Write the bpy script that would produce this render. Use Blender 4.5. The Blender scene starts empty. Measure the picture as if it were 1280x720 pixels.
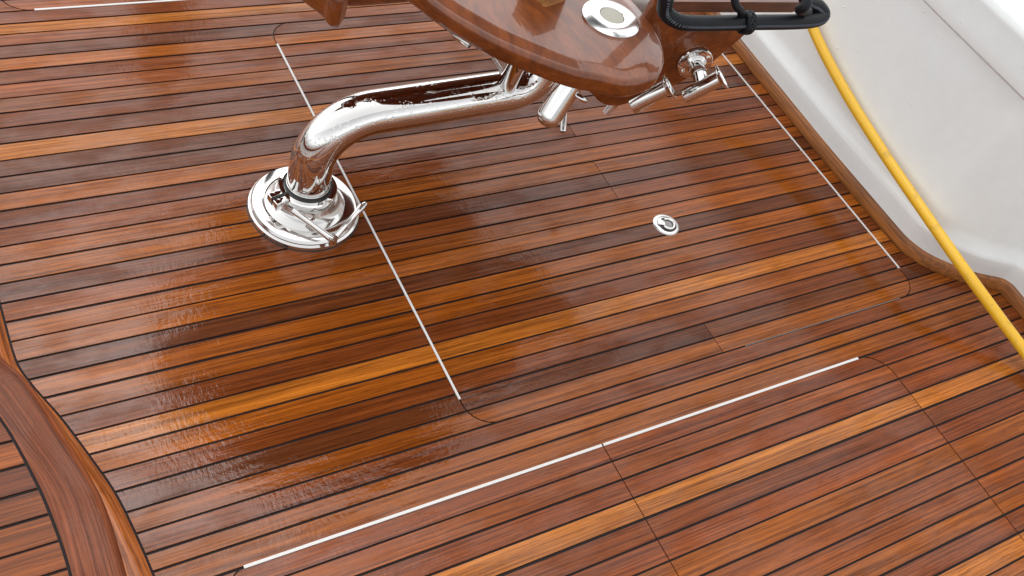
import bpy, bmesh, math, random
import numpy as np
from mathutils import Vector, Matrix
random.seed(7); rng=np.random.default_rng(7)
S=bpy.context.scene
COL=S.collection
# ------------------------------------------------------------------ camera
F=1269.65; H=1.65
R0=np.array([0.8560097810673648,-0.44281067230792875,0.266769494521398])
R1=np.array([0.2032375237157535,0.7627455963162911,0.6139329476856523])
R2=np.array([0.4753333184943914,0.4713150366690049,-0.7429134354275765])
CAM=np.array([0,0,H])
def ray(x,y): return ((x-640)/F)*R0-((y-360)/F)*R1+R2
def at_z(x,y,z=0.):
    d=ray(x,y); return CAM+d*(z-H)/d[2]
def at_v(x,y,v):
    d=ray(x,y); return CAM+d*v/d[1]
def at_d(x,y,D): return CAM+ray(x,y)*D
def at_plane(x,y,P,n):
    d=ray(x,y); return CAM+d*(((np.array(P)-CAM)@np.array(n))/(d@np.array(n)))
cd=bpy.data.cameras.new('camera'); co=bpy.data.objects.new('camera',cd); COL.objects.link(co)
cd.sensor_width=36; cd.lens=36*F/1280; cd.clip_start=.02; cd.clip_end=5000
M=Matrix(((R0[0],R1[0],-R2[0],0),(R0[1],R1[1],-R2[1],0),(R0[2],R1[2],-R2[2],H),(0,0,0,1)))
co.matrix_world=M; S.camera=co
# ------------------------------------------------------------------ object helpers
def tag(o,label=None,cat=None,group=None,kind=None):
    if label:o['label']=label
    if cat:o['category']=cat
    if group:o['group']=group
    if kind:o['kind']=kind
    return o
def empty(name,loc,label,cat,group=None):
    o=bpy.data.objects.new(name,None); COL.objects.link(o); o.location=loc; o.empty_display_size=.05
    return tag(o,label,cat,group)
def root_loc(p):
    v=Vector((0,0,0))
    while p is not None: v+=p.location; p=p.parent
    return v
def mesh(name,verts,faces,mat,parent=None,smooth=False,mats=None,midx=None,autos=None):
    """world-space vertices -> one mesh object"""
    off=root_loc(parent); me=bpy.data.meshes.new(name)
    me.from_pydata([tuple(Vector(tuple(map(float,v)))-off) for v in verts],[],[tuple(int(i) for i in f) for f in faces])
    for m in (mats or [mat]): me.materials.append(m)
    if midx is not None: me.polygons.foreach_set('material_index',midx)
    bm=bmesh.new(); bm.from_mesh(me); bmesh.ops.recalc_face_normals(bm,faces=bm.faces)
    if autos is not None:
        for f in bm.faces: f.smooth=True
        for e in bm.edges:
            if len(e.link_faces)==2 and e.calc_face_angle(0)>math.radians(autos): e.smooth=False
    bm.to_mesh(me); bm.free()
    if smooth: me.polygons.foreach_set('use_smooth',[True]*len(me.polygons))
    me.update()
    o=bpy.data.objects.new(name,me); COL.objects.link(o)
    if parent is not None:o.parent=parent
    return o
class MB:
    def __init__(s): s.v=[];s.f=[]
    def add(s,v,f):
        n=len(s.v); s.v+=[tuple(map(float,p)) for p in v]; s.f+=[tuple(i+n for i in q) for q in f]; return s
    def build(s,name,mat,parent=None,autos=35): return mesh(name,s.v,s.f,mat,parent,autos=autos)
def frame(t):
    t=np.array(t,float); t/=np.linalg.norm(t)
    a=np.cross(t,[0,0,1.]) if abs(t[2])<.95 else np.cross(t,[0,1.,0])
    a/=np.linalg.norm(a); return t,a,np.cross(t,a)
def catmull(P,n=8,closed=False):
    P=np.array(P,float); out=[]; N=len(P)
    for i in range(N if closed else N-1):
        if closed: p0,p1,p2,p3=P[i-1],P[i],P[(i+1)%N],P[(i+2)%N]
        else: p0,p1,p2,p3=P[max(i-1,0)],P[i],P[i+1],P[min(i+2,N-1)]
        for k in range(n):
            t=k/n; out.append(.5*((2*p1)+(-p0+p2)*t+(2*p0-5*p1+4*p2-p3)*t*t+(-p0+3*p1-3*p2+p3)*t**3))
    if not closed: out.append(P[-1])
    return np.array(out)
def fillet(P,rad,n=8):
    """polyline with rounded corners"""
    P=[np.array(p,float) for p in P]; out=[P[0]]
    for i in range(1,len(P)-1):
        a=P[i-1]-P[i]; b=P[i+1]-P[i]; la,lb=np.linalg.norm(a),np.linalg.norm(b); a/=la;b/=lb
        r=rad[i-1] if hasattr(rad,'__len__') else rad
        ang=math.acos(max(-1,min(1,a@b))); d=min(r/math.tan(ang/2),la*.95,lb*.95)
        r=d*math.tan(ang/2); c=P[i]+(a+b)/np.linalg.norm(a+b)*(r/math.sin(ang/2))
        p,q=P[i]+a*d-c,P[i]+b*d-c; th=math.pi-ang
        for k in range(n+1):
            t=k/n; out.append(c+(math.sin((1-t)*th)*p+math.sin(t*th)*q)/math.sin(th))
    out.append(P[-1]); return np.array(out)
def sweep(path,rad,n=20,cap=True,closed=False,round_end=False):
    P=np.array(path,float); N=len(P)
    rad=np.full(N,rad,float) if np.isscalar(rad) else np.array(rad,float)
    T=np.gradient(P,axis=0) if not closed else np.roll(P,-1,0)-np.roll(P,1,0)
    T/=np.linalg.norm(T,axis=1)[:,None]
    _,a,_=frame(T[0]); v=[];f=[]
    for i in range(N):
        a=a-T[i]*(a@T[i]); a/=np.linalg.norm(a); b=np.cross(T[i],a)
        for k in range(n):
            t=2*math.pi*k/n; v.append(P[i]+rad[i]*(math.cos(t)*a+math.sin(t)*b))
    for i in range(N if closed else N-1):
        j=(i+1)%N
        for k in range(n): f.append((i*n+k,i*n+(k+1)%n,j*n+(k+1)%n,j*n+k))
    if cap and not closed:
        f.append(tuple(range(n))[::-1]); f.append(tuple((N-1)*n+k for k in range(n)))
    return v,f
def lathe(c,axis,prof,n=48,close=False):
    """prof: (radius, height) list along axis"""
    c=np.array(c,float); t,a,b=frame(axis); v=[];f=[];m=len(prof)
    for r,h in prof:
        for k in range(n):
            w=2*math.pi*k/n; v.append(c+t*h+max(r,1e-5)*(math.cos(w)*a+math.sin(w)*b))
    for i in range(m if close else m-1):
        j=(i+1)%m
        for k in range(n): f.append((i*n+k,i*n+(k+1)%n,j*n+(k+1)%n,j*n+k))
    if not close:
        f.append(tuple(range(n))[::-1]); f.append(tuple((m-1)*n+k for k in range(n)))
    return v,f
def box(c,ax,ay,az,bev=0.):
    """box with half-extent vectors, optional chamfer"""
    c=np.array(c,float);A=[np.array(a,float) for a in (ax,ay,az)]
    if bev<=0:
        v=[c+sx*A[0]+sy*A[1]+sz*A[2] for sx in(-1,1) for sy in(-1,1) for sz in(-1,1)]
        return v,[(0,1,3,2),(4,6,7,5),(0,4,5,1),(2,3,7,6),(0,2,6,4),(1,5,7,3)]
    bm=bmesh.new(); bmesh.ops.create_cube(bm,size=2)
    L=[np.linalg.norm(a) for a in A]
    for w in bm.verts: w.co=Vector((w.co.x*L[0],w.co.y*L[1],w.co.z*L[2]))
    bmesh.ops.bevel(bm,geom=list(bm.edges),offset=bev,segments=3,profile=.5,affect='EDGES')
    U=[a/l for a,l in zip(A,L)]
    bm.verts.index_update()
    v=[c+w.co.x*U[0]+w.co.y*U[1]+w.co.z*U[2] for w in bm.verts]; f=[[q.index for q in fc.verts] for fc in bm.faces]
    bm.free(); return v,f
def slab(outline,rings,mid_cap=True):
    """closed 2-D outline (CCW) -> rounded slab. rings=(inset,z); map2 gives world"""
    O=np.array(outline,float); N=len(O)
    T=np.roll(O,-1,0)-np.roll(O,1,0); T/=np.linalg.norm(T,axis=1)[:,None]
    nrm=np.stack([T[:,1],-T[:,0]],1)
    area=.5*np.sum(O[:,0]*np.roll(O[:,1],-1)-np.roll(O[:,0],-1)*O[:,1])
    if area<0:nrm=-nrm
    v=[];f=[]
    for ins,z in rings:
        for p,q in zip(O,nrm): v.append((p[0]-q[0]*ins,p[1]-q[1]*ins,z))
    for i in range(len(rings)-1):
        for k in range(N): f.append((i*N+k,i*N+(k+1)%N,(i+1)*N+(k+1)%N,(i+1)*N+k))
    f.append(tuple(range(N))[::-1]); f.append(tuple((len(rings)-1)*N+k for k in range(N)))
    return v,f
# ------------------------------------------------------------------ materials
def newmat(name):
    m=bpy.data.materials.new(name); m.use_nodes=True; nt=m.node_tree
    for n in list(nt.nodes): nt.nodes.remove(n)
    out=nt.nodes.new('ShaderNodeOutputMaterial'); b=nt.nodes.new('ShaderNodeBsdfPrincipled'); nt.links.new(b.outputs[0],out.inputs[0])
    return m,nt,b
class G:
    """tiny node-graph helper"""
    def __init__(s,nt): s.nt=nt
    def n(s,t,**kw):
        o=s.nt.nodes.new(t)
        for k,v in kw.items(): setattr(o,k,v)
        return o
    def put(s,inp,v):
        if hasattr(v,'links') or isinstance(v,bpy.types.NodeSocket): s.nt.links.new(v,inp)
        else: inp.default_value=v
    def math(s,op,a,b=0.,c=None,clamp=False):
        o=s.n('ShaderNodeMath',operation=op,use_clamp=clamp); s.put(o.inputs[0],a); s.put(o.inputs[1],b)
        if c is not None: s.put(o.inputs[2],c)
        return o.outputs[0]
    def vmul(s,v,k):
        o=s.n('ShaderNodeVectorMath',operation='MULTIPLY'); s.put(o.inputs[0],v); o.inputs[1].default_value=k; return o.outputs[0]
    def vadd(s,v,k):
        o=s.n('ShaderNodeVectorMath',operation='ADD'); s.put(o.inputs[0],v); s.put(o.inputs[1],k); return o.outputs[0]
    def comb(s,x,y,z):
        o=s.n('ShaderNodeCombineXYZ')
        for i,a in enumerate((x,y,z)): s.put(o.inputs[i],a)
        return o.outputs[0]
    def noise(s,vec,scale=1.,detail=3.,rough=.55,dist=0.):
        o=s.n('ShaderNodeTexNoise'); s.put(o.inputs['Vector'],vec); o.inputs['Scale'].default_value=scale; o.inputs['Detail'].default_value=detail
        o.inputs['Roughness'].default_value=rough; o.inputs['Distortion'].default_value=dist; return o.outputs['Fac']
    def ramp(s,x,a,b,lo=0.,hi=1.,smooth=True):
        o=s.n('ShaderNodeMapRange'); o.interpolation_type='SMOOTHSTEP' if smooth else 'LINEAR'
        s.put(o.inputs['Value'],x)
        for i,k in zip(('From Min','From Max','To Min','To Max'),(a,b,lo,hi)): s.put(o.inputs[i],k)
        return o.outputs[0]
    def mix(s,f,a,b,mode='MIX'):
        o=s.n('ShaderNodeMix',data_type='RGBA',blend_type=mode); s.put(o.inputs[0],f); s.put(o.inputs[6],a); s.put(o.inputs[7],b); return o.outputs[2]
    def fmix(s,f,a,b):
        o=s.n('ShaderNodeMix',data_type='FLOAT'); s.put(o.inputs[0],f); s.put(o.inputs[2],a); s.put(o.inputs[3],b); return o.outputs[0]
    def bump(s,h,strength=.3,dist=.001,normal=None):
        o=s.n('ShaderNodeBump'); o.inputs['Strength'].default_value=strength if not isinstance(strength,bpy.types.NodeSocket) else 1
        if isinstance(strength,bpy.types.NodeSocket): s.put(o.inputs['Strength'],strength)
        o.inputs['Distance'].default_value=dist; s.put(o.inputs['Height'],h)
        if normal is not None: s.put(o.inputs['Normal'],normal)
        return o.outputs[0]
def c4(c): return (c[0],c[1],c[2],1.)
# wet patches on the planks: (u, v, ru, rv) of water film, placed also to paint in dark reflections
FILM_REFLECTIONS=[(.60,1.00,.30,.24),(.55,.78,.26,.12),(.78,.66,.12,.06),(.93,.99,.13,.085),(.80,1.17,.10,.06),
         (1.33,1.0,.055,.05),(1.36,.93,.06,.02),(1.385,1.545,.035,.016),(1.85,1.30,.36,.46),(1.47,1.5,.06,.05),(1.98,.45,.14,.32),(1.36,.80,.05,.018),(.55,.60,.12,.02),(1.03,.93,.16,.03)]
def teak(name,wet_all=None,soak_reflect=(.92,.84,.55),tone=None,axis='x',grain=1.,coat=1.,con=1.):
    m,nt,b=newmat(name); g=G(nt)
    geo=g.n('ShaderNodeNewGeometry'); pos=geo.outputs['Position']
    sep=g.n('ShaderNodeSeparateXYZ'); nt.links.new(pos,sep.inputs[0]); X,Y,Z=sep.outputs
    if axis=='attr':
        at=g.n('ShaderNodeAttribute',attribute_name='along'); sp=g.n('ShaderNodeSeparateXYZ'); nt.links.new(at.outputs['Vector'],sp.inputs[0]); X,Y,Z=sp.outputs
    if tone is None:
        ca=g.n('ShaderNodeAttribute',attribute_name='tone'); col=ca.outputs['Color']
        pid=g.n('ShaderNodeAttribute',attribute_name='pid').outputs['Fac']
    else:
        rgb=g.n('ShaderNodeRGB'); rgb.outputs[0].default_value=c4(tone); col=rgb.outputs[0]; v_=g.n('ShaderNodeValue'); v_.outputs[0].default_value=.37; pid=v_.outputs[0]
    po=g.math('MULTIPLY',pid,61.7)
    # grain: slow wander of the lines plus fibres stretched along the board
    wand=g.noise(g.comb(g.math('MULTIPLY',X,2.2),g.math('MULTIPLY',Y,9.),po),1.,2.)
    yw=g.math('ADD',Y,g.math('MULTIPLY',g.math('SUBTRACT',wand,.5),.013))
    fib=g.noise(g.comb(g.math('ADD',g.math('MULTIPLY',X,3.6),po),g.math('MULTIPLY',yw,250.*grain),po),1.,5.,.68)
    rings=g.noise(g.comb(g.math('ADD',g.math('MULTIPLY',X,.5),po),g.math('MULTIPLY',yw,105.*grain),po),1.,4.,.6)
    pores=g.noise(g.comb(g.math('ADD',g.math('MULTIPLY',X,26.),po),g.math('MULTIPLY',yw,600.*grain),po),1.,2.,.5)
    broad=g.noise(g.comb(g.math('ADD',g.math('MULTIPLY',X,1.6),po),g.math('MULTIPLY',Y,14.),po),1.,3.,.5)
    k=g.math('ADD',g.ramp(fib,.30,.70,.56,1.40),g.ramp(rings,.32,.68,-.17,.17))
    k=g.math('MULTIPLY',k,g.ramp(broad,.25,.75,.82,1.16))
    k=g.math('MULTIPLY',k,g.ramp(pores,.30,.46,.66,1.03))
    if con!=1.: k=g.math('POWER',k,con)
    base=g.mix(1.,col,g.comb(k,g.math('POWER',k,1.12),g.math('POWER',k,1.2)),'MULTIPLY')
    # water film
    if wet_all is None:
        rag=g.noise(g.comb(g.math('ADD',g.math('MULTIPLY',X,42.),po),g.math('MULTIPLY',Y,190.),0.),1.,4.,.65)
        shift=g.math('MULTIPLY',g.math('SUBTRACT',g.noise(g.comb(po,po,3.3),9.,0.),.5),.16)
        px=g.math('ADD',g.math('ADD',sep.outputs[0],shift),g.math('MULTIPLY',g.math('SUBTRACT',rag,.5),.11))
        py=g.math('ADD',sep.outputs[1],g.math('MULTIPLY',g.math('SUBTRACT',rag,.5),.05))
        acc=None
        for (cx,cy,rx,ry) in FILM_REFLECTIONS:
            dx=g.math('MULTIPLY',g.math('SUBTRACT',px,cx),1/rx); dy=g.math('MULTIPLY',g.math('SUBTRACT',py,cy),1/ry)
            d=g.math('ADD',g.math('MULTIPLY',dx,dx),g.math('MULTIPLY',dy,dy))
            e=g.ramp(d,1.25,.55)
            acc=e if acc is None else g.math('MAXIMUM',acc,e)
        wet=acc
    else:
        v_=g.n('ShaderNodeValue'); v_.outputs[0].default_value=wet_all; wet=v_.outputs[0]
    # deeper, more saturated tint: soaked timber plus painted-in dark reflections
    soaked=g.mix(1.,base,c4(soak_reflect),'MULTIPLY')
    col2=g.mix(wet,base,soaked)
    nt.links.new(col2,b.inputs['Base Color'])
    b.inputs['Roughness'].default_value=.6; b.inputs['Specular IOR Level'].default_value=.04
    # surface: fibres, pores and the cross-wise saw chatter
    chat=g.noise(g.comb(g.math('ADD',g.math('MULTIPLY',X,135.),po),g.math('MULTIPLY',Y,55.),po),1.,3.,.6)
    patch=g.ramp(g.noise(g.comb(g.math('MULTIPLY',X,5.),g.math('MULTIPLY',Y,14.),po),1.,2.),.45,.62)
    h=g.math('ADD',g.math('MULTIPLY',fib,.6),g.math('MULTIPLY',pores,.5))
    h=g.math('ADD',h,g.math('MULTIPLY',g.math('MULTIPLY',chat,g.math('ADD',g.math('MULTIPLY',patch,.75),.25)),1.1))
    big=g.noise(g.comb(g.math('ADD',g.math('MULTIPLY',X,14.),po),g.math('MULTIPLY',Y,45.),po),1.,3.,.6)
    h=g.math('ADD',h,g.math('MULTIPLY',big,.9))
    bs=g.fmix(wet,.55,.30)
    nrm=g.bump(h,bs,.0011)
    nt.links.new(nrm,b.inputs['Normal']); 
    film=g.noise(g.comb(g.math('ADD',g.math('MULTIPLY',X,7.),g.math('MULTIPLY',po,.13)),g.math('MULTIPLY',Y,15.),0.),1.,5.,.62)
    nt.links.new(g.fmix(wet,g.ramp(film,.36,.60,.48*coat,coat),coat),b.inputs['Coat Weight']); b.inputs['Coat IOR'].default_value=1.375
    cr=g.fmix(wet,g.ramp(big,.3,.7,.05,.11),.03); nt.links.new(cr,b.inputs['Coat Roughness'])
    hc=g.math('ADD',g.math('MULTIPLY',g.math('MULTIPLY',chat,g.math('ADD',g.math('MULTIPLY',patch,.8),.2)),1.15),g.math('ADD',g.math('MULTIPLY',big,.8),g.math('MULTIPLY',fib,.14)))
    nt.links.new(g.bump(hc,g.fmix(wet,.95,.8),.0006),b.inputs['Coat Normal'])
    return m
def simple(name,col,rough=.5,metal=0.,coat=0.,coatr=.05,ior=None,spec=None):
    m,nt,b=newmat(name); b.inputs['Base Color'].default_value=c4(col); b.inputs['Roughness'].default_value=rough; b.inputs['Metallic'].default_value=metal
    b.inputs['Coat Weight'].default_value=coat; b.inputs['Coat Roughness'].default_value=coatr
    if spec is not None:b.inputs['Specular IOR Level'].default_value=spec
    return m
TEAK=teak('wet_teak_planks'); TEAKWET=teak('soaked_sheenless_teak',wet_all=1.,soak_reflect=(.80,.70,.45),coat=.35)  # step planks: wet tint deepened to stand in for a dark overhead reflection
MARGIN=teak('dark_teak_margin',wet_all=.15,tone=(.150,.040,.015),axis='attr',grain=1.25,coat=.3,con=1.05)
NOSING=teak('teak_margin_light',wet_all=.1,tone=(.30,.082,.017),axis='attr',grain=.5,coat=.5,con=1.4)
CAULK=simple('black_caulk',(.008,.003,.0025),.55,spec=.2)
EDGE=simple('white_plastic_edge',(.62,.61,.59),.4)
def chrome_mat(name,drops):
    m,nt,b=newmat(name); g=G(nt); tc=g.n('ShaderNodeTexCoord')
    b.inputs['Base Color'].default_value=(.76,.75,.735,1); b.inputs['Metallic'].default_value=1
    n1=g.noise(tc.outputs['Object'],14.,2.); b.inputs['Roughness'].default_value=.035
    nt.links.new(g.ramp(n1,.3,.8,.02,.06),b.inputs['Roughness'])
    if drops:
        vo=g.n('ShaderNodeTexVoronoi'); nt.links.new(tc.outputs['Object'],vo.inputs['Vector']); vo.inputs['Scale'].default_value=190; vo.inputs['Randomness'].default_value=1.
        keep=g.ramp(g.noise(tc.outputs['Object'],60.,2.),.50,.56)
        hgt=g.math('MULTIPLY',g.ramp(vo.outputs['Distance'],.42,.10),keep)
        wob=g.noise(tc.outputs['Object'],9.,2.)
        n=g.bump(g.math('ADD',hgt,g.math('MULTIPLY',wob,.15)),.25,.0010)
        nt.links.new(n,b.inputs['Normal'])
    return m
CHROME=chrome_mat('polished_steel',False); SOFTCHROME=simple('worn_steel',(.70,.69,.675),.11,1.); CHROMED=chrome_mat('polished_steel_beaded',True)
CREAM=simple('cream_cap',(.40,.385,.305),.45,coat=.2)
BLACKRUB=simple('black_rubber',(.01,.01,.01),.4)
DARKSLOT=simple('dark_recess',(.03,.03,.03),.5)
def varnish():
    m,nt,b=newmat('varnished_teak'); g=G(nt); tc=g.n('ShaderNodeTexCoord'); o=tc.outputs['Object']
    warp=g.noise(g.vmul(o,(3,3,6)),1.,2.)
    v=g.vadd(g.vmul(o,(34,10,34)),g.comb(g.math('MULTIPLY',warp,9.),0.,g.math('MULTIPLY',warp,4.)))
    n1=g.noise(v,1.,5.,.6,.4); n2=g.noise(g.vmul(o,(160,30,160)),1.,3.)
    k=g.math('MULTIPLY',g.ramp(n1,.3,.72,.62,1.3),g.ramp(n2,.3,.7,.85,1.1))
    col=g.mix(1.,(.185,.045,.008,1.),g.comb(k,g.math('POWER',k,1.15),g.math('POWER',k,1.3)),'MULTIPLY')
    nt.links.new(col,b.inputs['Base Color']); b.inputs['Roughness'].default_value=.35; b.inputs['Specular IOR Level'].default_value=.4
    b.inputs['Coat Weight'].default_value=1; b.inputs['Coat IOR'].default_value=1.37; b.inputs['Coat Roughness'].default_value=.025
    nt.links.new(g.bump(g.noise(g.vmul(o,(30,9,30)),1.,3.),.22,.003),b.inputs['Coat Normal'])
    return m
VARN=varnish()
def oiled(name,c,sc=(12,120,120)):
    m,nt,b=newmat(name); g=G(nt); o=g.n('ShaderNodeTexCoord').outputs['Object']
    n1=g.noise(g.vmul(o,sc),1.,4.); n2=g.noise(g.vmul(o,tuple(q/4 for q in sc)),1.,2.)
    k=g.math('MULTIPLY',g.ramp(n1,.3,.7,.7,1.2),g.ramp(n2,.3,.7,.8,1.15))
    nt.links.new(g.mix(1.,c4(c),g.comb(k,k,k),'MULTIPLY'),b.inputs['Base Color']); b.inputs['Roughness'].default_value=.45
    b.inputs['Coat Weight'].default_value=.35; b.inputs['Coat Roughness'].default_value=.2
    return m
POST=oiled('pale_varnished_post',(.42,.19,.06)); TRIM=oiled('teak_baseboard',(.29,.095,.015),(120,12,160)); SLAT=oiled('teak_slat',(.13,.045,.022))
def gel():
    m,nt,b=newmat('white_gelcoat'); g=G(nt); o=g.n('ShaderNodeTexCoord').outputs['Object']
    n1=g.noise(o,2.2,3.); n2=g.noise(o,30.,3.)
    k=g.math('MULTIPLY',g.ramp(n1,.3,.7,.95,1.02),g.ramp(n2,.3,.7,.985,1.01))
    nt.links.new(g.mix(1.,(.80,.825,.82,1.),g.comb(k,k,k),'MULTIPLY'),b.inputs['Base Color'])
    b.inputs['Roughness'].default_value=.32; b.inputs['Coat Weight'].default_value=.5; b.inputs['Coat Roughness'].default_value=.08
    nt.links.new(g.bump(g.noise(o,9.,2.),.08,.002),b.inputs['Coat Normal'])
    return m
GEL=gel()
def hose_mat():
    m,nt,b=newmat('yellow_cable'); g=G(nt); o=g.n('ShaderNodeTexCoord').outputs['Object']
    n1=g.noise(o,22.,4.,.6); n2=g.noise(o,90.,2.)
    d=g.ramp(n1,.60,.72); sp=g.ramp(n2,.66,.72)
    c=g.mix(g.math('MULTIPLY',d,.45),(.82,.47,.022,1),(.40,.26,.05,1)); c=g.mix(g.math('MULTIPLY',sp,.4),c,(.30,.22,.08,1))
    nt.links.new(c,b.inputs['Base Color']); b.inputs['Roughness'].default_value=.38; b.inputs['Coat Weight'].default_value=.3; b.inputs['Coat Roughness'].default_value=.15
    nt.links.new(g.bump(n1,.3,.002),b.inputs['Normal'])
    return m
HOSE=hose_mat()
def leather(name):
    m,nt,b=newmat(name); g=G(nt); o=g.n('ShaderNodeTexCoord').outputs['Object']
    w=g.n('ShaderNodeTexVoronoi'); nt.links.new(o,w.inputs['Vector']); w.inputs['Scale'].default_value=420
    n=g.noise(o,25.,3.); 
    nt.links.new(g.mix(n,(.004,.005,.007,1),(.011,.012,.016,1)),b.inputs['Base Color']); b.inputs['Roughness'].default_value=.5; b.inputs['Specular IOR Level'].default_value=.25
    nt.links.new(g.bump(g.math('ADD',w.outputs['Distance'],g.math('MULTIPLY',n,.8)),.35,.001),b.inputs['Normal'])
    return m
LEATHER=leather('black_leather'); STITCH=simple('grey_stitch',(.085,.10,.125),.6)
CUSHION=simple('pale_grey_vinyl',(.60,.60,.57),.45,coat=.2)
m_,nt_,b_=newmat('water_drop'); b_.inputs['Base Color'].default_value=(.82,.82,.80,1); b_.inputs['Roughness'].default_value=.05; b_.inputs['Coat Weight'].default_value=1.; b_.inputs['Coat Roughness'].default_value=.02
DROP=m_
m_,nt_,b_=newmat('harbour_water'); g_=G(nt_); b_.inputs['Base Color'].default_value=(.03,.05,.05,1); b_.inputs['Roughness'].default_value=.08
nt_.links.new(g_.bump(g_.noise(g_.n('ShaderNodeNewGeometry').outputs['Position'],1.6,4.),.5,.08),b_.inputs['Normal']); SEA=m_
# ------------------------------------------------------------------ deck layout
VK=[1.2685,1.2428,1.2209,1.1978,1.1728,1.1478,1.1223,1.0962,1.0694,1.0427,1.0153,0.9866,0.9594,0.9327,0.9048,0.8779,0.8506,0.8238,0.7968,0.7695,0.7429,0.716,0.6883,0.6625,0.6356,0.6089,0.5821,0.5558,0.5308,0.506,0.4806,0.4552,0.4309,0.4111,0.3854,0.3621,0.3367,0.3108,0.2834,0.2559,0.2282,0.1990,0.1705,0.1420,0.1150]
SEAM={k:v*1.65 for k,v in zip(range(-31,14),VK)}
for k in range(14,46): SEAM[k]=SEAM[k-1]-.0450
for k in range(-32,-75,-1): SEAM[k]=SEAM[k+1]+.0425
L_=(.375,.118,.017);O_=(.262,.069,.007);T_=(.217,.056,.006);K_=(.197,.048,.008);R_=(.184,.041,.007);B_=(.154,.037,.008);D_=(.112,.030,.009)
TONE={-31:K_,-30:B_,-29:L_,-28:K_,-27:D_,-26:O_,-25:K_,-24:K_,-23:T_,-22:B_,-21:D_,-20:L_,-19:D_,-18:D_,-17:O_,-16:B_,-15:K_,-14:T_,-13:O_,-12:D_,-11:K_,-10:T_,-9:O_,-8:D_,-7:O_,-6:T_,-5:B_,-4:L_,-3:O_,-2:B_,-1:D_,0:T_,1:B_,2:O_,3:T_,4:R_,5:K_,6:R_,7:L_,8:B_,9:R_,10:T_,11:K_,12:K_,13:T_}
def tone(j,seg=0):
    r=random.Random(j*13+seg*7+5)
    c=TONE.get(j) or r.choice([L_,O_,T_,O_,B_] if j>=900 else [L_,O_,T_,K_,R_,B_,D_,K_,T_])
    if seg and r.random()<.2: c=tuple(.55*a+.45*b for a,b in zip(c,r.choice([T_,K_,B_,O_])))
    q=r.uniform(.92,1.08); return tuple(a*q for a in c)
G2=.0025   # half seam
def interp(pts):
    P=sorted(pts,key=lambda p:p[1]); ys=[p[1] for p in P]; xs=[p[0] for p in P]
    return lambda v: float(np.interp(v,ys,xs))
margin_pts=catmull([(.074,3.9),(.074,2.0),(.074,1.40),(.0735,1.25),(.075,1.14),(.0883,1.085),(.103,1.045),(.121,.997),(.147,.911),(.1697,.823),(.1845,.702),(.190,.60),(.186,.48),(.172,.34),(.145,.20),(.105,.06),(.075,-.06),(.066,-.2),(.066,-1.2)],10)
umin=interp(margin_pts)
# foot of the bulwark (inner face of the baseboard)
wall_path=fillet([(2.19,4.2),(2.182,2.2),(2.158,1.25),(2.162,.85),(2.27,.742),(2.372,.690),(2.367,.55),(2.345,-.4),(2.30,-1.3)],[3.,3.,.17,.35,.035,.5,3.],8)
umax=interp(wall_path)
class RR:  # rounded rectangle opening
    def __init__(s,u0,u1,v0,v1,r): s.u0,s.u1,s.v0,s.v1=u0,u1,v0,v1; s.r=r if hasattr(r,'__len__') else (r,)*4   # bl, br, tr, tl
    def span(s,v,grow=0.):
        u0,u1,v0,v1=s.u0-grow,s.u1+grow,s.v0-grow,s.v1+grow
        if v<=v0 or v>=v1: return None
        bl,br,tr,tl=[x+grow if x>0 else 0 for x in s.r]; a,b=u0,u1
        def cut(d,r): return r-math.sqrt(max(0,r*r-(r-d)**2)) if d<r else 0
        if bl and v-v0<bl: a=u0+cut(v-v0,bl)
        if tl and v1-v<tl: a=u0+cut(v1-v,tl)
        if br and v-v0<br: b=u1-cut(v-v0,br)
        if tr and v1-v<tr: b=u1-cut(v1-v,tr)
        return a,b
HM=RR(.819,2.112,SEAM[0],SEAM[-28],.060)
HL=RR(.297,1.0545,-.55,SEAM[3],(.04,0,0,.03))
HR=RR(1.0545,1.856,-.55,SEAM[3],(0,.06,.068,0))
HF=RR(.238,1.45,SEAM[-31],2.86,.065)
ALL=[HM,HL,HR,HF]; HG=.0016
def planks(name,intervals,mat,parent,vmin,vmax,rows=9,z=0.,cuts=(),vlist=None,skirt=.006):
    """every board a strip of its own between two seams; intervals(v)-> list of (u0,u1,segment)"""
    V=[];Fc=[];tc=[];pd=[]
    ks=sorted(SEAM) if vlist is None else None
    seams=[(j,SEAM[j-1],SEAM[j]) for j in ks if j-1 in SEAM] if vlist is None else vlist
    for j,vt,vb in seams:
        a,b=max(vb+G2*(.8+.45*random.Random(j*7+3).random()),vmin),min(vt-G2*(.8+.45*random.Random(j*7-4).random()),vmax)
        if b-a<.002: continue
        ys=np.linspace(a,b,rows)
        rowsI=[intervals(y,j) for y in ys]; n=max(len(r) for r in rowsI)
        for i in range(rows-1):
            A,B=rowsI[i],rowsI[i+1]
            if len(A)!=len(B): continue
            for (a0,a1,sg),(b0,b1,_) in zip(A,B):
                if a1-a0<.0005 and b1-b0<.0005: continue
                q=len(V); V+=[(a0,ys[i],z),(a1,ys[i],z),(b1,ys[i+1],z),(b0,ys[i+1],z)]; Fc.append((q,q+1,q+2,q+3))
                ends=[((a0,ys[i]),(b0,ys[i+1])),((b1,ys[i+1]),(a1,ys[i]))]
                if i==0: ends.append(((a1,ys[i]),(a0,ys[i])))
                if i==rows-2: ends.append(((b0,ys[i+1]),(b1,ys[i+1])))
                nf=1
                for e0,e1 in ends:
                    q=len(V); V+=[(*e0,z),(*e1,z),(*e1,z-skirt),(*e0,z-skirt)]; Fc.append((q,q+1,q+2,q+3)); nf+=1
                t=tone(j,sg); p=random.Random(j*31+sg*17+len(name)*3).random()
                tc+=[t]*(4*nf); pd+=[p]*(4*nf)
    return V,Fc,tc,pd
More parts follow.
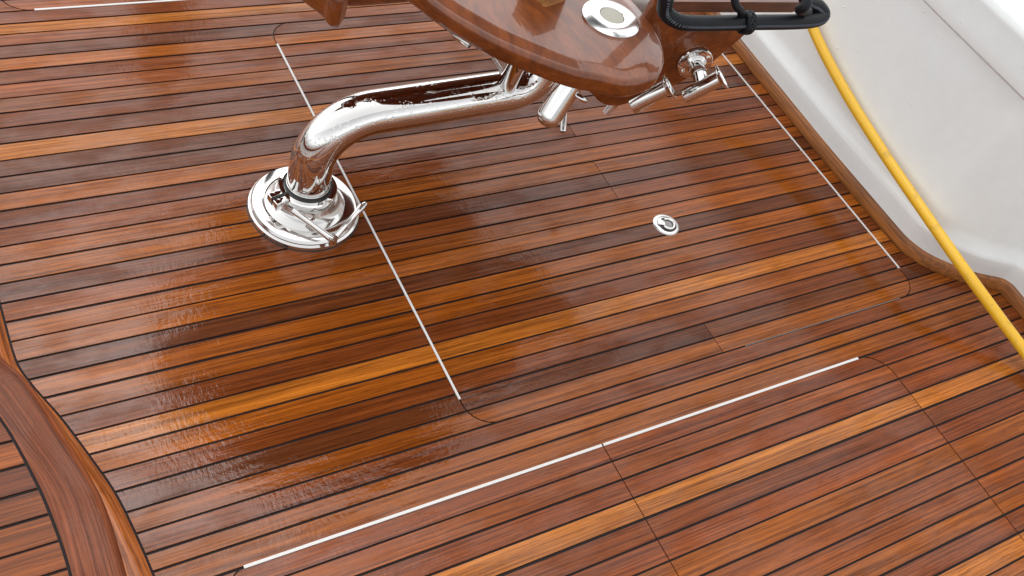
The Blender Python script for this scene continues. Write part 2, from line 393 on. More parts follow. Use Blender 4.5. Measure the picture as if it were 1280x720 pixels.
def plank_obj(name,data,parent=None,mat=None,base=None,basez=-.0022):
    V,Fc,tc,pd=data; V=list(V);Fc=list(Fc); mi=[0]*len(Fc)
    if base:
        for poly in base:
            q=len(V); V+=[(x,y,basez) for x,y in poly]; Fc.append(tuple(range(q,q+len(poly)))); mi.append(1); tc=tc+[(0,0,0)]*len(poly); pd=pd+[0]*len(poly)
    off=root_loc(parent); me=bpy.data.meshes.new(name)
    me.from_pydata([tuple(Vector(v)-off) for v in V],[],Fc); me.materials.append(mat or TEAK); me.materials.append(CAULK)
    me.polygons.foreach_set('material_index',mi)
    ca=me.color_attributes.new('tone','FLOAT_COLOR','POINT'); ca.data.foreach_set('color',np.array([(*t,1.) for t in tc],dtype=np.float32).ravel())
    pa=me.attributes.new('pid','FLOAT','POINT'); pa.data.foreach_set('value',np.array(pd,dtype=np.float32))
    bm=bmesh.new(); bm.from_mesh(me)
    for f in bm.faces:
        if f.material_index==1 and f.normal.z<0: f.normal_flip()
        if f.material_index==0 and f.normal.z<-.5: f.normal_flip()
    bm.to_mesh(me); bm.free(); me.update()
    o=bpy.data.objects.new(name,me); COL.objects.link(o)
    if parent is not None:o.parent=parent
    return o
def deck_iv(v,j):
    a,b=umin(v)+.004,umax(v)-.004; iv=[(a,b,0)]
    for h in ALL:
        s=h.span(v,HG)
        if s is None: continue
        out=[]
        for (x,y,g) in iv:
            if s[1]<=x or s[0]>=y: out.append((x,y,g)); continue
            out.append((x,max(x,s[0]),g)); out.append((min(y,s[1]),y,g))
        iv=out
    return iv
dd=planks('deck',deck_iv,TEAK,None,-1.1,3.6)
# thin board left of the planks, following the foot of the step
deck=plank_obj('deck',dd,None,TEAK,base=[[(-1.6,-1.2),(2.5,-1.2),(2.5,3.7),(-1.6,3.7)]])
tag(deck,kind='structure',label='wet teak planked cockpit deck with black seams')
def ribbon(outer,inner,z0,z1,name,mat,parent,nose=0.):
    """board that follows a curve: outer/inner polylines of equal length; 'along' carries the grain direction"""
    O=np.array(outer);I=np.array(inner); n=len(O); V=[];Fc=[];al=[]
    s=np.concatenate([[0],np.cumsum(np.linalg.norm(np.diff(O,axis=0),axis=1))])
    prof=[(0.,z0),(0.,z1-nose)]
    if nose:
        for k in range(1,6):
            t=math.pi/2*k/5; prof.append((nose*(1-math.cos(t)),z1-nose+nose*math.sin(t)))
    for w in (.25,.5,.75,1.): prof.append((w,z1,))
    rows=len(prof)
    for i in range(n):
        W=np.linalg.norm(I[i]-O[i]); d=(I[i]-O[i])/W
        for k,(w,z) in enumerate(prof):
            x=w if k<rows-4 else w*W
            if k>=rows-4 and nose: x=nose+(W-nose)*w
            p=O[i]+d*x; V.append((p[0],p[1],z)); al.append((s[i],x+.3+(z1-z)*.5,0.))
    for i in range(n-1):
        for k in range(rows-1): Fc.append((i*rows+k,(i+1)*rows+k,(i+1)*rows+k+1,i*rows+k+1))
    off=root_loc(parent); me=bpy.data.meshes.new(name); me.from_pydata([tuple(Vector(v)-off) for v in V],[],Fc); me.materials.append(mat)
    a=me.attributes.new('along','FLOAT_VECTOR','POINT'); a.data.foreach_set('vector',np.array(al,dtype=np.float32).ravel())
    bm=bmesh.new(); bm.from_mesh(me); bmesh.ops.recalc_face_normals(bm,faces=bm.faces)
    up=[f for f in bm.faces if abs(f.normal.z)>.7]
    if up and sum(f.normal.z for f in up)<0: bmesh.ops.reverse_faces(bm,faces=bm.faces)
    for f in bm.faces: f.smooth=True
    bm.to_mesh(me); bm.free()
    o=bpy.data.objects.new(name,me); COL.objects.link(o)
    if parent is not None:o.parent=parent
    return o
mp=np.array(margin_pts); T=np.gradient(mp,axis=0); T/=np.linalg.norm(T,axis=1)[:,None]; nrm=np.stack([T[:,1],-T[:,0]],1); nrm*=np.where(nrm[:,:1]>0,-1,1)
dm=ribbon(mp,mp+nrm*.075,-.008,.0,'deck_margin_board',NOSING,None); tag(dm,kind='structure',label='light teak margin board bordering the deck planks')
# ------------------------------------------------------------------ hatches
def hatch(h,name,label,joint=None,jstart=None):
    root=empty(name,((h.u0+h.u1)/2,(h.v0+h.v1)/2,0),label,'deck hatch')
    def iv(v,j):
        s=h.span(v,-HG*.7)
        if s is None: return []
        a,b=max(s[0],umin(v)),min(s[1],umax(v))
        if b<=a: return [(a,a,0)]
        if joint and a<joint<b and j in (-17,-16,-13,-12,-11,-1,0): return [(a,joint-.0008,0),(joint+.0008,b,1)]
        return [(a,b,0)]
    d=planks(name,iv,TEAK,root,h.v0+.0014,h.v1-.0014)
    plank_obj('lid',d,root,TEAK); return root
def strip(parent,p,q,w,z=.0015,name='edge_strip',mat=None):
    p=np.array([*p,0.]);q=np.array([*q,0.]); t=(q-p);L=np.linalg.norm(t);t/=L;n=np.array([-t[1],t[0],0])
    v,f=box((p+q)/2+[0,0,z/2-.003],t*L/2,n*w/2,np.array([0,0,1])*(z/2+.003))
    return mesh(name,v,f,mat or EDGE,parent)
hm=hatch(HM,'deck_hatch','large teak deck hatch with a round steel ring latch under the fishing chair',joint=1.4555)
strip(hm,(.819,.822),(.819,1.90),.0048); strip(hm,(2.112,.832),(2.112,1.76),.0048); strip(hm,(1.52,SEAM[0]-.0002),(2.04,SEAM[0]-.0002),.0008,mat=simple('grey_edge',(.30,.28,.27),.4))
hl=hatch(HL,'deck_hatch','near teak deck hatch of reddish planks with a long white edge, beside the raised step')
strip(hl,(.325,SEAM[3]),(1.052,SEAM[3]),.0056)
hr=hatch(HR,'deck_hatch','near teak deck hatch with a yellow orange plank and a rounded right corner')
strip(hr,(1.0565,SEAM[3]),(1.788,SEAM[3]),.0056)
hf=hatch(HF,'deck_hatch','far teak deck hatch at the top left with a white near edge')
strip(hf,(.303,SEAM[-31]),(1.38,SEAM[-31]),.0056)
# flush ring latch on the large hatch
RC=np.array([1.5345,1.1217,0.]); rr=.0345
plate=mesh('latch_plate',*lathe(RC,(0,0,1),[(rr,-.004),(rr,.0005),(rr-.0012,.0022),(rr-.004,.0030),(.0255,.0030),(.0248,.0016)],56),simple('satin_steel',(.60,.595,.585),.2,1.),hm,autos=40)
def ang_pt(r,a,z): return RC+np.array([r*math.cos(a),r*math.sin(a),z])
ax0=math.radians(150)  # the hinge lugs point to the upper left of the picture
ring=[ang_pt(.0158,ax0+math.radians(t),.0052)+np.array([math.cos(ax0)*-.004,math.sin(ax0)*-.004,0]) for t in range(45,316,12)]
v,f=sweep(ring,.0031,12); rg=mesh('pull_ring',v,f,CHROME,hm,smooth=True)
dk=lathe(RC+[-math.cos(ax0)*.004,-math.sin(ax0)*.004,0],(0,0,1),[(.0225,.0026),(.0225,.0034),(.001,.0034)],40); mesh('recess',*dk,DARKSLOT,hm,autos=40)
v,f=box(ang_pt(.014,ax0,.0046),np.array([math.cos(ax0),math.sin(ax0),0])*.009,np.array([-math.sin(ax0),math.cos(ax0),0])*.0085,(0,0,.0020),.0012); mesh('hinge_tab',v,f,CHROME,rg,autos=35)
v,f=lathe(RC+[-math.cos(ax0)*.0045,-math.sin(ax0)*.0045,0],(0,0,1),[(.0108,.003),(.0108,.0044),(.009,.0048),(.001,.0036)],36); mesh('finger_dish',v,f,simple('brushed_steel',(.22,.215,.21),.35,1.),plate,autos=40)
# ------------------------------------------------------------------ raised step at the lower left
ZS=.17
edge=catmull([(.008,1.9),(.008,1.35),(.022,1.14),(.0501,1.044),(.075,.9925),(.0928,.937),(.1062,.880),(.1254,.798),(.1354,.730),(.1368,.627),(.130,.50),(.110,.34),(.072,.17),(.03,.03),(.01,-.1),(.005,-.5)],10)
inn=catmull([(-.05,1.9),(-.05,1.3),(-.02,1.09),(.0,1.005),(.0175,.965),(.0283,.9276),(.0395,.885),(.0516,.822),(.0613,.757),(.0679,.653),(.063,.53),(.045,.38),(.01,.22),(-.03,.08),(-.05,-.08),(-.055,-.5)],10)
st=empty('raised_step',(-.4,.6,0),'raised teak step with a curved dark margin board at the lower left','step')
ribbon(edge,inn,ZS-.035,ZS,'margin_board',MARGIN,st,nose=.012)
iu=interp(inn)
def step_iv(v,j): return [(-1.4,iu(v)-.0045,0)]
sv=[];base_=.8794
for i in range(-26,34):
    sv.append((900+i,base_-.0452*i+.0452,base_-.0452*i))
d=planks('stp',step_iv,TEAKWET,st,-.5,1.9,rows=7,z=ZS,vlist=sv)
o=plank_obj('tread_planks',d,st,TEAKWET,base=[[(-1.4,-.5)]+[(p[0]+.003,p[1]) for p in inn[::-1]]+[(-1.4,1.9)]],basez=ZS-.0022)
# riser below the nosing, set back
e2=np.array(edge); V=[];Fc=[]
for p in e2: V+=[(p[0]-.02,p[1],0.0),(p[0]-.02,p[1],ZS-.03)]
for i in range(len(e2)-1): Fc.append((2*i,2*i+2,2*i+3,2*i+1))
mesh('riser',V,Fc,GEL,st,smooth=True)
# ------------------------------------------------------------------ bulwark
bw=empty('bulwark',(2.3,1.2,0),'white gelcoat cockpit side with a teak baseboard, water drops and a thick rolled top','boat side')
wp=wall_path; Tw=np.gradient(wp,axis=0); Tw/=np.linalg.norm(Tw,axis=1)[:,None]; nw=np.stack([-Tw[:,1],Tw[:,0]],1); nw*=np.where((nw[:,:1]*1.0+nw[:,1:]*.15)<0,-1,1)
def extrude(prof,name,mat,autos=30,path=wp,nor=nw):
    V=[];Fc=[];m=len(prof)
    cols=[]
    for o_,z in prof:
        c=path+nor*o_
        if o_>.16:
            d=np.concatenate([[0],np.cumsum(np.linalg.norm(np.diff(path,axis=0),axis=1))]); q=np.linspace(0,d[-1],400)
            r=np.stack([np.interp(q,d,c[:,0]),np.interp(q,d,c[:,1])],1)
            for _ in range(400): r[1:-1]=(r[:-2]+2*r[1:-1]+r[2:])/4
            c=np.stack([np.interp(d,q,r[:,0]),np.interp(d,q,r[:,1])],1)
        cols.append(c)
    for i in range(len(path)):
        for (o_,z),c in zip(prof,cols): V.append((c[i][0],c[i][1],z))
    for i in range(len(path)-1):
        for k in range(m-1): Fc.append((i*m+k,(i+1)*m+k,(i+1)*m+k+1,i*m+k+1))
    return mesh(name,V,Fc,mat,bw,autos=autos)
extrude([(0,-.01),(0,.031),(.002,.0335),(.005,.0345),(.0125,.0345)],'baseboard',TRIM,60)
# face profile: kick strip, soft crease, leaning face, groove under the rolled coaming
def arcp(c,r,a0,a1,n): return [(c[0]+r*math.cos(math.radians(a0+(a1-a0)*i/n)),c[1]+r*math.sin(math.radians(a0+(a1-a0)*i/n))) for i in range(n+1)]
face=[(.010,.02),(.0105,.036),(.0112,.060),(.012,.081),(.0138,.0875),(.0185,.0955),(.0275,.1045)]
for i in range(1,13):
    t=i/12; z=.1045+t*(.455-.1045); face.append((.0275+.205*(z-.1045),z))
face+= [(.101,.463),(.106,.468),(.118,.470)]
fo=extrude(face,'side_face',GEL,50)
top=[(.122,.465),(.094,.4685),(.0880,.475),(.0885,.486)]+[(.0885+.2*(z-.486),z) for z in (.50,.52,.54,.555)]+arcp((.1345,.556),.032,170,92,7)+[(.20,.590),(.36,.592),(.39,.585),(.40,.56),(.42,.2),(.40,-.9)]
extrude(top,'coaming_cap',GEL,40)
# droplets on the gelcoat
def drops():
    mb=MB()
    def dome(c,n,r,h):
        n,a,b=frame(n); rows=[(1.,0.),(.85,.55),(.5,.9)]; v=[];f=[];K=8
        for rr_,hh in rows:
            for k in range(K):
                w=2*math.pi*k/K; v.append(np.array(c)+n*(h*hh)+r*rr_*(math.cos(w)*a+math.sin(w)*b))
        v.append(np.array(c)+n*h)
        for i in range(2):
            for k in range(K): f.append((i*K+k,i*K+(k+1)%K,(i+1)*K+(k+1)%K,(i+1)*K+k))
        for k in range(K): f.append((2*K+k,2*K+(k+1)%K,3*K))
        f.append(tuple(range(K))[::-1])
        mb.add(v,f)
    N=len(wp); s=np.concatenate([[0],np.cumsum(np.linalg.norm(np.diff(wp,axis=0),axis=1))])
    for q in range(420):
        q_=rng.uniform(s[0]+2.2,s[-1]-.9); p=np.array([np.interp(q_,s,wp[:,0]),np.interp(q_,s,wp[:,1])]); n2=np.array([np.interp(q_,s,nw[:,0]),np.interp(q_,s,nw[:,1])])
        if rng.random()<.72: z=rng.uniform(.12,.45); o_=.0275+.205*(z-.1045)
        else: z=rng.uniform(.49,.55); o_=.0885+.2*(z-.486)
        c=(p[0]+n2[0]*o_,p[1]+n2[1]*o_,z); n3=(-n2[0],-n2[1],.2)
        r=rng.uniform(.0008,.0018)*(1.6 if rng.random()<.1 else 1)
        dome(c,n3,r,r*.6)
    o=mb.build('water_drops',DROP,bw,autos=None)
    for p in o.data.polygons:p.use_smooth=True
    o['kind']='stuff'
drops()
# ------------------------------------------------------------------ yellow cable
def wallpt(x,y,gap):
    P=np.array([2.158+.0275,1.2,.1045]); n=np.array([1,0,-.205]); n/=np.linalg.norm(n)
    return at_plane(x,y,P-n*gap,n)
hp=[wallpt(985,-80,.03),wallpt(1003,-10,.026),wallpt(1018,40,.022),wallpt(1055,112,.022),wallpt(1103,189,.024),wallpt(1150,258,.035)]
hp=[np.array(q) for q in [(2.60,2.62,.30),(2.57,2.58,.56),(2.42,2.50,.612),(2.27,2.40,.606),(2.19,2.24,.545),(2.188,2.02,.46)]]+hp
# comes away from the wall and down on the planks
hp+=[at_z(1204,335,.115),at_z(1250,398,.070),at_z(1290,452,.034),at_z(1335,520,.0165),at_z(1400,640,.0145),at_z(1440,800,.0145),at_z(1400,1000,.0145),at_z(1200,1300,.0145)]
hp=np.array(hp)
v,f=sweep(catmull(hp,14),.0142,20); cab=mesh('yellow_cable',v,f,HOSE,None,smooth=True); tag(cab,'thick yellow cable hanging down the white boat side onto the teak deck','cable')
# ------------------------------------------------------------------ fishing chair
B0=np.array([.694,1.366,0.])
ch=empty('fishing_chair',B0,'varnished wood fishing chair on an offset polished steel pedestal with a black wrapped footrest','chair')
bf=mesh('base_flange',*lathe(B0,(0,0,1),[(.118,0),(.119,.004),(.118,.010),(.1135,.0135),(.1135,.0165),(.110,.0215),(.106,.0235),(.086,.0252),(.0848,.0238),(.0836,.0252),(.076,.0300),(.069,.037),(.063,.046),(.0615,.054),(.0600,.0562),(.0525,.0568),(.052,.050)],144),SOFTCHROME,ch,autos=28)
mesh('flange_reflection_ring',*lathe(B0,(0,0,1),[(.1165,-.001),(.1200,-.001),(.1200,.0008),(.1190,.0016),(.117,.0016)],80),BLACKRUB,bf,autos=50)  # black ring stands in for the dark reflection at the flange foot
# clamp collar with its split lugs and lever
cl_dir=at_z(352,263,.055)-at_z(385,250,.055); cl_dir[2]=0; cl_dir/=np.linalg.norm(cl_dir); cl_n=np.array([-cl_dir[1],cl_dir[0],0])
mesh('clamp_collar',*lathe(B0,(0,0,1),[(.052,.056),(.0615,.056),(.0625,.060),(.0625,.074),(.0605,.0775),(.0535,.0785),(.0515,.076)],72),CHROME,ch,autos=28)
lug=MB()
for s in(-1,1):
    lug.add(*box(B0+cl_dir*.072+cl_n*s*.0105+[0,0,.066],cl_dir*.016,cl_n*.0075,(0,0,.0105),.0018))
lg=lug.build('clamp_lug',CHROME,ch)
v,f=box(B0+cl_dir*.068+[0,0,.0672],cl_dir*.0185,cl_n*.0028,(0,0,.0112)); mesh('split_gap',v,f,BLACKRUB,lg)
mesh('rubber_ring',*lathe(B0,(0,0,1),[(.046,.075),(.0497,.075),(.0499,.0785),(.0475,.0797),(.046,.0797)],64),BLACKRUB,ch,autos=50)
p1=at_z(366,263,.070);p2=at_z(416,300,.048);p3=at_z(452,259,.066);p4=at_z(457,254.5,.068)
hb=MB(); hb.add(*sweep([p1,p1*.8+p2*.2,p1*.5+p2*.5,p1*.1+p2*.9,p2],[.0085,.0065,.0058,.0075,.0085],16))
hd=hb.build('clamp_handle',CHROME,bf)
w=p2-p1; w/=np.linalg.norm(w)
lv=MB(); P=[p2-np.array([0,0,.004]),p2*.9+p3*.1,p2*.5+p3*.5,p2*.15+p3*.85,p3,p4]; lv.add(*sweep(P,[.0085,.0066,.0052,.0062,.0085,.0050],16))
lv.add(*sweep([p2-[0,0,.010],p2+[0,0,.008]],[.0095,.0095],18)); lv.build('lever',CHROME,hd)
# pedestal tube
ZA=.262; pr=.0452
path=fillet([B0+[0,0,.05],B0+[0,0,ZA],(1.205,1.378,ZA+.005),(1.222,1.379,.5)],[.122,.085],18)
pr_l=np.full(len(path),pr)
v,f=sweep(path,pr_l,48); ped=mesh('pedestal_tube',v,f,CHROMED,ch,autos=50)
mesh('tube_seam',*sweep(np.array([B0+pr*np.array([math.cos(t),math.sin(t),0])+[0,0,.0845] for t in np.linspace(0,2*math.pi,48,endpoint=False)]),.0010,8,closed=True),CHROME,ped,smooth=True)
# strut from the arm to the underside of the armrest and its lever
s0=at_v(637,108,1.378); 
q0=np.array([1.135,1.372,ZA+.03]); q1=q0+np.array([.018,.004,.215])
q0=at_z(634,106,ZA+.036); q1=at_z(652,64,.50)
mesh('strut',*sweep([q0,q1],.0205,28),CHROME,ch,autos=50)
k0=at_z(635,100,.30)+np.array([-.03,.01,0]);k0=at_z(629,92,.33);k1=at_z(608,58,.40)
lvr=MB().add(*sweep([k0*1.25-k1*.25,k0,k0*.92+k1*.08,k0*.85+k1*.15,k1,k1*2-k0],[.0075,.0075,.0066,.0038,.0036,.0036],14)); lvr.build('release_lever',CHROME,ch)
k=at_z(566,41,.42);kk=at_z(583,52,.42); mesh('latch_tip',*sweep([k,k*.75+kk*.25,kk*1.3-k*.3],[.006,.0095,.0095],16),CHROME,ch,autos=50)
# armrest: outline traced on its own level, 45 mm thick with a rolled edge
ZT=.550; ZB=.502
bot=[(512,0),(531,15.6),(561,37.5),(587,52.5),(612.5,67.5),(660,88),(700,103),(722,109.5),(756,115.5)]
pts=[at_z(x,y,ZB+.010)[:2] for x,y in bot]
pts+=[at_z(x,y,ZB+.020)[:2] for x,y in [(780,116),(808,109)]]
pts+=[at_z(x,y,ZT-.014)[:2] for x,y in [(825,94),(830.5,74),(827,57),(820,43),(812,31),(801,16.5),(790,4)]]
pts+=[np.array(p) for p in [(1.288,1.40),(1.30,1.55),(1.31,1.75),(1.26,1.88),(1.10,1.92),(.90,1.88),(.76,1.74),(.755,1.60),(.79,1.50)]]
out=catmull(pts,8,closed=True)
for _ in range(14): out=(np.roll(out,1,0)+2*out+np.roll(out,-1,0))/4
arm_rings=[(.03,ZB-.003),(.012,ZB-.001),(.004,ZB+.003),(.0012,ZB+.009),(.0,ZB+.016)]
for i in range(0,9):
    t=math.pi/2*i/8; arm_rings.append((.0135*(1-math.cos(t)),ZT-.0165+.0125*math.sin(t)))
arm_rings+=[(.020,ZT-.0022),(.027,ZT-.0008),(.032,ZT),(.0335,ZT)]
v,f=slab(out,arm_rings); arm=mesh('armrest',v,f,VARN,ch,autos=60)
# rod holder through the armrest
T0=at_z(763,24.5,ZT); E0=at_z(685,148,.345); ax=T0-E0; Lr=np.linalg.norm(ax); ax/=Lr
rim=lathe(T0,(0,0,1),[(.0575,-.002),(.0590,.001),(.0585,.004),(.055,.0056),(.046,.0098),(.036,.0108),(.0262,.0108),(.0250,.0095),(.0245,.004)],72)
rm=mesh('rod_holder_rim',*rim,simple('bright_steel',(.88,.88,.87),.22,1.),ch,autos=40)
mesh('rod_holder_cap',*lathe(T0,(0,0,1),[(.0244,.002),(.0244,.0085),(.0235,.0095),(.001,.0100)],48),CREAM,rm,autos=40)
tb=[];rd=[]
for d_,r_ in [(0,.0262),(Lr*.92,.0262)]: tb.append(T0-ax*(d_+.01));rd.append(r_)
for a in (15,30,45,60,75,87): tb.append(T0-ax*(Lr*.92+.01+.024*math.sin(math.radians(a))));rd.append(.0262*math.cos(math.radians(a))**.6)
mesh('rod_holder_tube',*sweep(tb,rd,36),CHROME,ch,autos=50)
# post standing on the armrest
c0=at_z(681,9.5,ZT);e1=at_z(669.5,-1,ZT)-c0;e2=at_z(690,-1,ZT)-c0; e1/=np.linalg.norm(e1); e2=np.array([-e1[1],e1[0],0])*np.sign(np.cross(e1,[0,0,1])@e1+1); 
if e2@(at_z(690,-1,ZT)-c0)<0:e2=-e2
v,f=box(c0+e1*.035+e2*.03+[0,0,.034],e1*.035,e2*.03,(0,0,.038),.004); mesh('back_post',v,f,POST,ch,autos=35)
# side panel with the rod holders, standing in its own upright plane
PN=np.array([-.29,-.957,0]); PF=at_z(868,78,.45)
PU=np.array([.957,-.29,0])
def pp(x,y): 
    q=at_plane(x,y,PF,PN); return ((q-PF)@PU,q[2])
ol=[pp(*p) for p in [(737,112),(741,119),(749,127.5),(760,132.3),(778,132),(800,123),(822,113.5),(845,106.5),(868,93.5),(887,81.5),(908,63.5),(930,45)]]
ol+=[pp(*p) for p in [(932,37),(924,29),(900,27),(870,27),(848,26),(836,18),(833,4),(832,-25),(832,-60),(831,-100),(814,-100),(817,-60),(819,-25),(819,0),(812,13),(805,25)]]+[(-.17,.52),(-.205,.49),(-.21,.42)]
oc=catmull(ol,5,closed=True); 
rings=[(.004,.0),(.001,.0012),(0,.004),(0,.018),(.001,.0208),(.004,.022)]
v,f=slab(oc,rings); v=[PF+PU*a+np.array([0,0,b-0.])-PN*c*1.0-np.array([0,0,0]) for a,b,c in v]; v=[np.array([q[0],q[1],q[2]]) for q in v]
v=[q*np.array([1,1,0])+np.array([0,0,b]) for q,(a,b,c) in zip(v,slab(oc,rings)[0])]
pan=mesh('side_panel',v,f,VARN,ch,autos=40)
cu=[(-.10,.0),(.30,.0)]
# seat: wood frame and pale cushion, behind the panel
seat=MB().add(*box((1.06,1.66,.475),(.30,0,0),(0,.20,0),(0,0,.022),.008)); seat.build('seat_base',VARN,ch)
cz=at_plane(797,6,PF-PN*.10,PN)
v,f=box((1.40,1.39,.497),(.075,-.022,0),(.02,.07,0),(0,0,.035),.02); mesh('seat_cushion',v,f,CUSHION,ch,autos=60)
back=MB()
bt=[]
v,f=box((.70,1.62,.74),(.17,-.01,0),(.0,.018,.0),(0,.03,.25),.008); mesh('unseen_backrest',v,f,VARN,ch,autos=40)  # unseen chair back, placed and sized to darken the deck reflection
# second armrest, only its rounded front end reaches into the picture
e=[at_z(x,y,.515)[:2] for x,y in [(403,-2),(410,7),(418,13.5),(427,13.5),(431,8),(434,-2)]]
oo=catmull(e+[np.array(p) for p in [(.735,1.50),(.76,1.62),(.74,1.80),(.66,1.82),(.64,1.66),(.655,1.50)]],6,closed=True)
v,f=slab(oo,[(.008,.475),(.002,.478),(0,.485),(0,.530),(.002,.541),(.006,.546),(.012,.548)]); mesh('armrest',v,f,VARN,ch,autos=50)
# flanged rod holders on the panel
def cup(px_c,D,flange):
    h=empty_part('side_rod_holder') if False else None
def rod_cup(C,axis,with_flange,parent):
    t=np.array(axis)/np.linalg.norm(axis)
    L=.040
    prof=[(.0145,-L),(.0158,-L-.0015),(.0168,-L),(.0168,L-.004),(.0176,L-.002),(.0200,L+.0005),(.0265,L+.003),(.0282,L+.005),(.0278,L+.0068),(.0225,L+.0045),(.0185,L+.001),(.0152,L-.008),(.0145,-L*.9)]
    o=mesh('side_rod_holder',*lathe(C,t,prof,40,close=True),CHROME,parent,autos=35)
    mesh('dark_bore',*lathe(C,t,[(.0148,-L*.6),(.0148,-L*.55)],24),BLACKRUB,o,autos=35)  # black disc giving the open tube a dark interior
    return o
tilt=np.array([.66,-.20,.72]); tilt/=np.linalg.norm(tilt)
FC=PF+PN*.002
Cc=at_plane(877.5,109.5,PF+PN*.068,PN)
o1=rod_cup(Cc,tilt,True,ch)
def flange(FC,Cc,o):
    fl=lathe(FC,PN,[(.0385,0),(.0390,.002),(.0375,.0040),(.0350,.0046),(.0240,.0052),(.0215,.0075),(.0180,.0100),(.0162,.013),(.0160,.034),(.0172,.0345),(.0172,.038),(.0155,.0385)],48)
    q=mesh('mounting_flange',*fl,CHROME,o,autos=30)
    st=FC+PN*.036
    mesh('stem',*sweep([st,st*.5+Cc*.5,Cc],[.0150,.0145,.0140],28),CHROME,o,autos=50)
    _,a,b=frame(PN)
    for kk in range(4):
        w=math.radians(45+90*kk); mesh('screw',*lathe(FC+.0300*(math.cos(w)*a+math.sin(w)*b),PN,[(.0042,.0035),(.0042,.0066),(.003,.0075),(.0008,.0076)],14),CHROME,o,autos=30)
flange(FC,Cc,o1)
C2=at_plane(812,121,PF+PN*.085,PN); F2=C2+(FC-Cc)
o2=rod_cup(C2,tilt,True,ch); flange(F2+(-PN)*((F2-PF)@PN)+PN*.002,C2,o2)
# small fittings under the armrest
e=at_z(724,121,.40); t=np.linspace(0,2*math.pi,28,endpoint=False)
n0,a0,b0=frame((.5,.3,.8)); mesh('ring_eye',*sweep([e+  .0150*(math.cos(w)*a0+math.sin(w)*b0) for w in t],.0058,14,closed=True),CHROME,ch,smooth=True)
a_=at_z(703.5,165,.30);b_2=at_z(706.5,120,.33); mesh('lock_pin',*sweep([a_,a_*.97+b_2*.03,b_2],[.0055,.0068,.0068],16),CHROME,ch,autos=50)
a_=at_z(757,141,.20);b_2=at_z(770,126,.235); mesh('bracket_tip',*sweep([a_,b_2],[.009,.012],20),CHROME,ch,autos=50)
# footrest: black wrapped loop, stitching, knot, strap and slat
ZF=.615
pl=[at_z(834,-60,.70),at_z(834,-6,.655),at_z(833,10,.63),at_z(842,25,ZF),at_z(862,29,ZF),at_z(1010,26,ZF),at_z(1026,23,ZF),at_z(1029,11,.635),at_z(1012,2,.65),at_z(1000,-10,.67),at_z(985,-60,.70)]
pl=[at_z(832,-60,.72),at_z(833,-8,.665),at_z(831,12,ZF+.012),at_z(842,24,ZF),at_z(864,29,ZF),at_z(940,28,ZF),at_z(1008,26.5,ZF),at_z(1028,20,ZF+.004),at_z(1022,8,ZF+.018),at_z(1010,1,ZF+.03),at_z(1006,-12,.67),at_z(1004,-60,.72)]
loop=catmull(pl,10); fr=.0152
ft=mesh('footrest_frame',*sweep(loop,fr,24),LEATHER,ch,autos=60)
mesh('frame_leg',*sweep(catmull([at_z(1009,14,.64),at_z(1000,12,.655),at_z(1008,4,.675),at_z(1012,-30,.70)],8),.0105,18),LEATHER,ft,autos=60)
# stitching: a row of short slanting threads along the front of the wrap
stt=MB(); Ls=np.concatenate([[0],np.cumsum(np.linalg.norm(np.diff(loop,axis=0),axis=1))]); view=np.array([-.47,-.47,.74])
for s_ in np.arange(.05,Ls[-1]-.1,.0042):
    p=np.array([np.interp(s_,Ls,loop[:,i]) for i in range(3)]); q=np.array([np.interp(s_+.002,Ls,loop[:,i]) for i in range(3)]); t_=(q-p)/np.linalg.norm(q-p)
    n_=np.array([-.25,-.85,.12]); n_-=t_*(n_@t_); n_/=np.linalg.norm(n_); b_3=np.cross(t_,n_)
    a_=p+n_*fr*.985+b_3*.0026-t_*.0013; c_=p+n_*fr*.985-b_3*.0026+t_*.0013
    stt.add(*sweep([a_,(a_+c_)/2+n_*.0007,c_],.0011,6))
stt.build('stitching',STITCH,ft,autos=60)
kc=np.array([np.interp(Ls[np.argmin(np.linalg.norm(loop-at_z(936,28,ZF),axis=1))],Ls,loop[:,i]) for i in range(3)])
tu=loop[np.argmin(np.linalg.norm(loop-at_z(960,28,ZF),axis=1))]-loop[np.argmin(np.linalg.norm(loop-at_z(915,28,ZF),axis=1))]; tu/=np.linalg.norm(tu); _,ka,kb=frame(tu)
kn=MB()
for ph in range(5):
    path_=[]
    for i in range(48):
        w=2*math.pi*i/48; r_=fr+.0042+.0012*math.cos(5*w+ph*2.5); path_.append(kc+tu*(.0085*math.sin(2*w+ph*2*math.pi/5))+r_*(math.cos(w)*ka+math.sin(w)*kb))
    kn.add(*sweep(path_,.0036,8,closed=True))
kn.build('knot',LEATHER,ft,autos=60)
mesh('strap',*sweep(catmull([kc+kb*.0+np.array([-.004,.012,.006]),at_z(926,14,.645),at_z(919,3,.66),at_z(915,-30,.70)],8),.0078,14),LEATHER,ft,autos=60)
sl0=at_z(842,9,.575);sl1=at_z(999,9.5,.575); tS=(sl1-sl0);Ls_=np.linalg.norm(tS);tS/=Ls_; upS=np.array([0,0,1.]); nS=np.cross(tS,upS)
Q=[(-.012,-.0095),(Ls_-.018,-.0095),(Ls_+.002,-.004),(Ls_+.004,.0165),(-.012,.0165)]
vv=[sl0+tS*a+upS*b+nS*c for c in(-.004,.004) for a,b in Q]; ff=[(4,3,2,1,0),(5,6,7,8,9)]+[(i,(i+1)%5,5+(i+1)%5,5+i) for i in range(5)]
mesh('footrest_slat',vv,ff,SLAT,ch,autos=30)
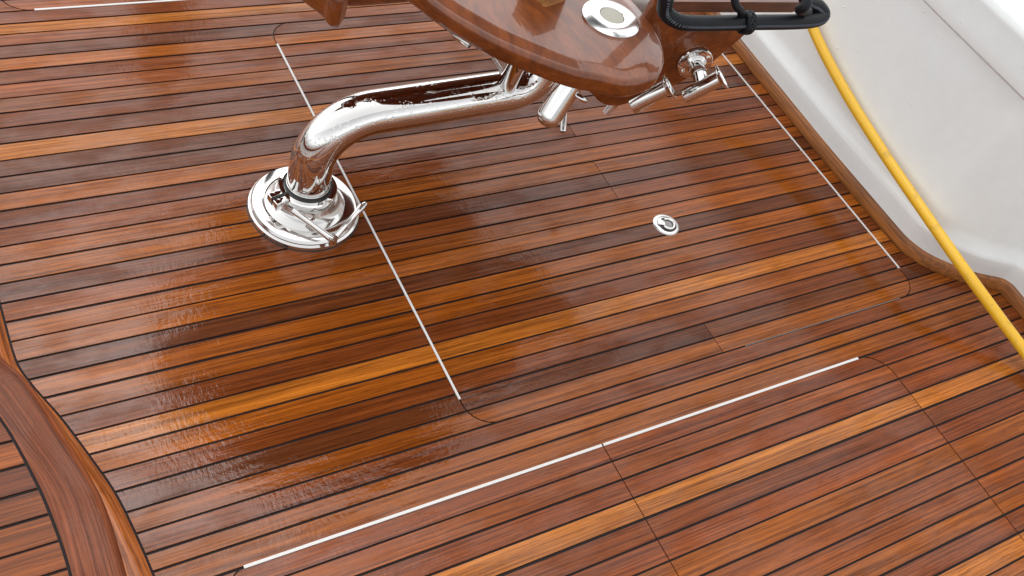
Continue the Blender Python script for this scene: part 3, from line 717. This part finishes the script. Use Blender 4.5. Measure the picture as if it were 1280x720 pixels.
# ------------------------------------------------------------------ unseen dark blocker, added for its reflection in the wet planks
aw=empty('sky_blocker',(.97,3.40,0),'unseen dark panel on a post, added for its dark reflection in the wet deck','sky_blocker')
BLOCKER=simple('dark_blocker',(.02,.018,.016),.8); 
op=[(1.20,2.95),(.85,2.80),(.69,2.45),(.70,2.05),(.95,1.80),(1.48,1.62),(1.86,1.80),(2.02,2.15),(2.08,2.64),(1.72,2.90)]
oc_=catmull(op,6,closed=True); v,f=slab(oc_,[(.01,2.19),(.0,2.195),(0,2.205),(.01,2.21)]); mesh('blocker_panel',v,f,BLOCKER,aw,autos=50)
v,f=box((.97,3.40,.70),(.10,0,0),(0,.05,0),(0,0,.70),.01); mesh('post',v,f,BLOCKER,aw,autos=40)
mesh('arm',*sweep(fillet([(.97,3.40,1.38),(.97,3.40,2.26),(1.20,2.70,2.27),(1.4,2.25,2.215)],[.1,.1],6),.022,14),BLOCKER,aw,autos=50)
# ------------------------------------------------------------------ sea
n=np.array
sea=mesh('water',[(-3000,-3000,-.9),(3000,-3000,-.9),(3000,3000,-.9),(-3000,3000,-.9)],[(0,1,2,3)],SEA); tag(sea,kind='structure',label='grey harbour water around the boat')
# ------------------------------------------------------------------ light: bright overcast
W=bpy.data.worlds.new('World'); S.world=W; W.use_nodes=True; nt=W.node_tree
bg=nt.nodes['Background']; sky=nt.nodes.new('ShaderNodeTexSky'); sky.sky_type='NISHITA'; sky.sun_disc=False
EL,RO=62,8
sky.sun_elevation=math.radians(EL); sky.sun_rotation=math.radians(RO); sky.air_density=1.; sky.dust_density=2.; sky.ozone_density=1.
hs=nt.nodes.new('ShaderNodeHueSaturation'); hs.inputs['Saturation'].default_value=.06; nt.links.new(sky.outputs[0],hs.inputs['Color']); nt.links.new(hs.outputs[0],bg.inputs[0]); bg.inputs[1].default_value=.15
sl=bpy.data.lights.new('sun','SUN'); sl.energy=.5; sl.angle=math.radians(150); sl.color=(1,.985,.965); so=bpy.data.objects.new('sun',sl); COL.objects.link(so)
az=math.radians(RO); dirv=Vector((math.sin(az)*math.cos(math.radians(EL)),math.cos(az)*math.cos(math.radians(EL)),math.sin(math.radians(EL))))
so.rotation_euler=dirv.to_track_quat('Z','Y').to_euler(); so.location=(0,0,8)
S.view_settings.view_transform='Standard'; S.view_settings.look='None'; S.view_settings.gamma=1; S.view_settings.exposure=.95; S.view_settings.use_curve_mapping=False
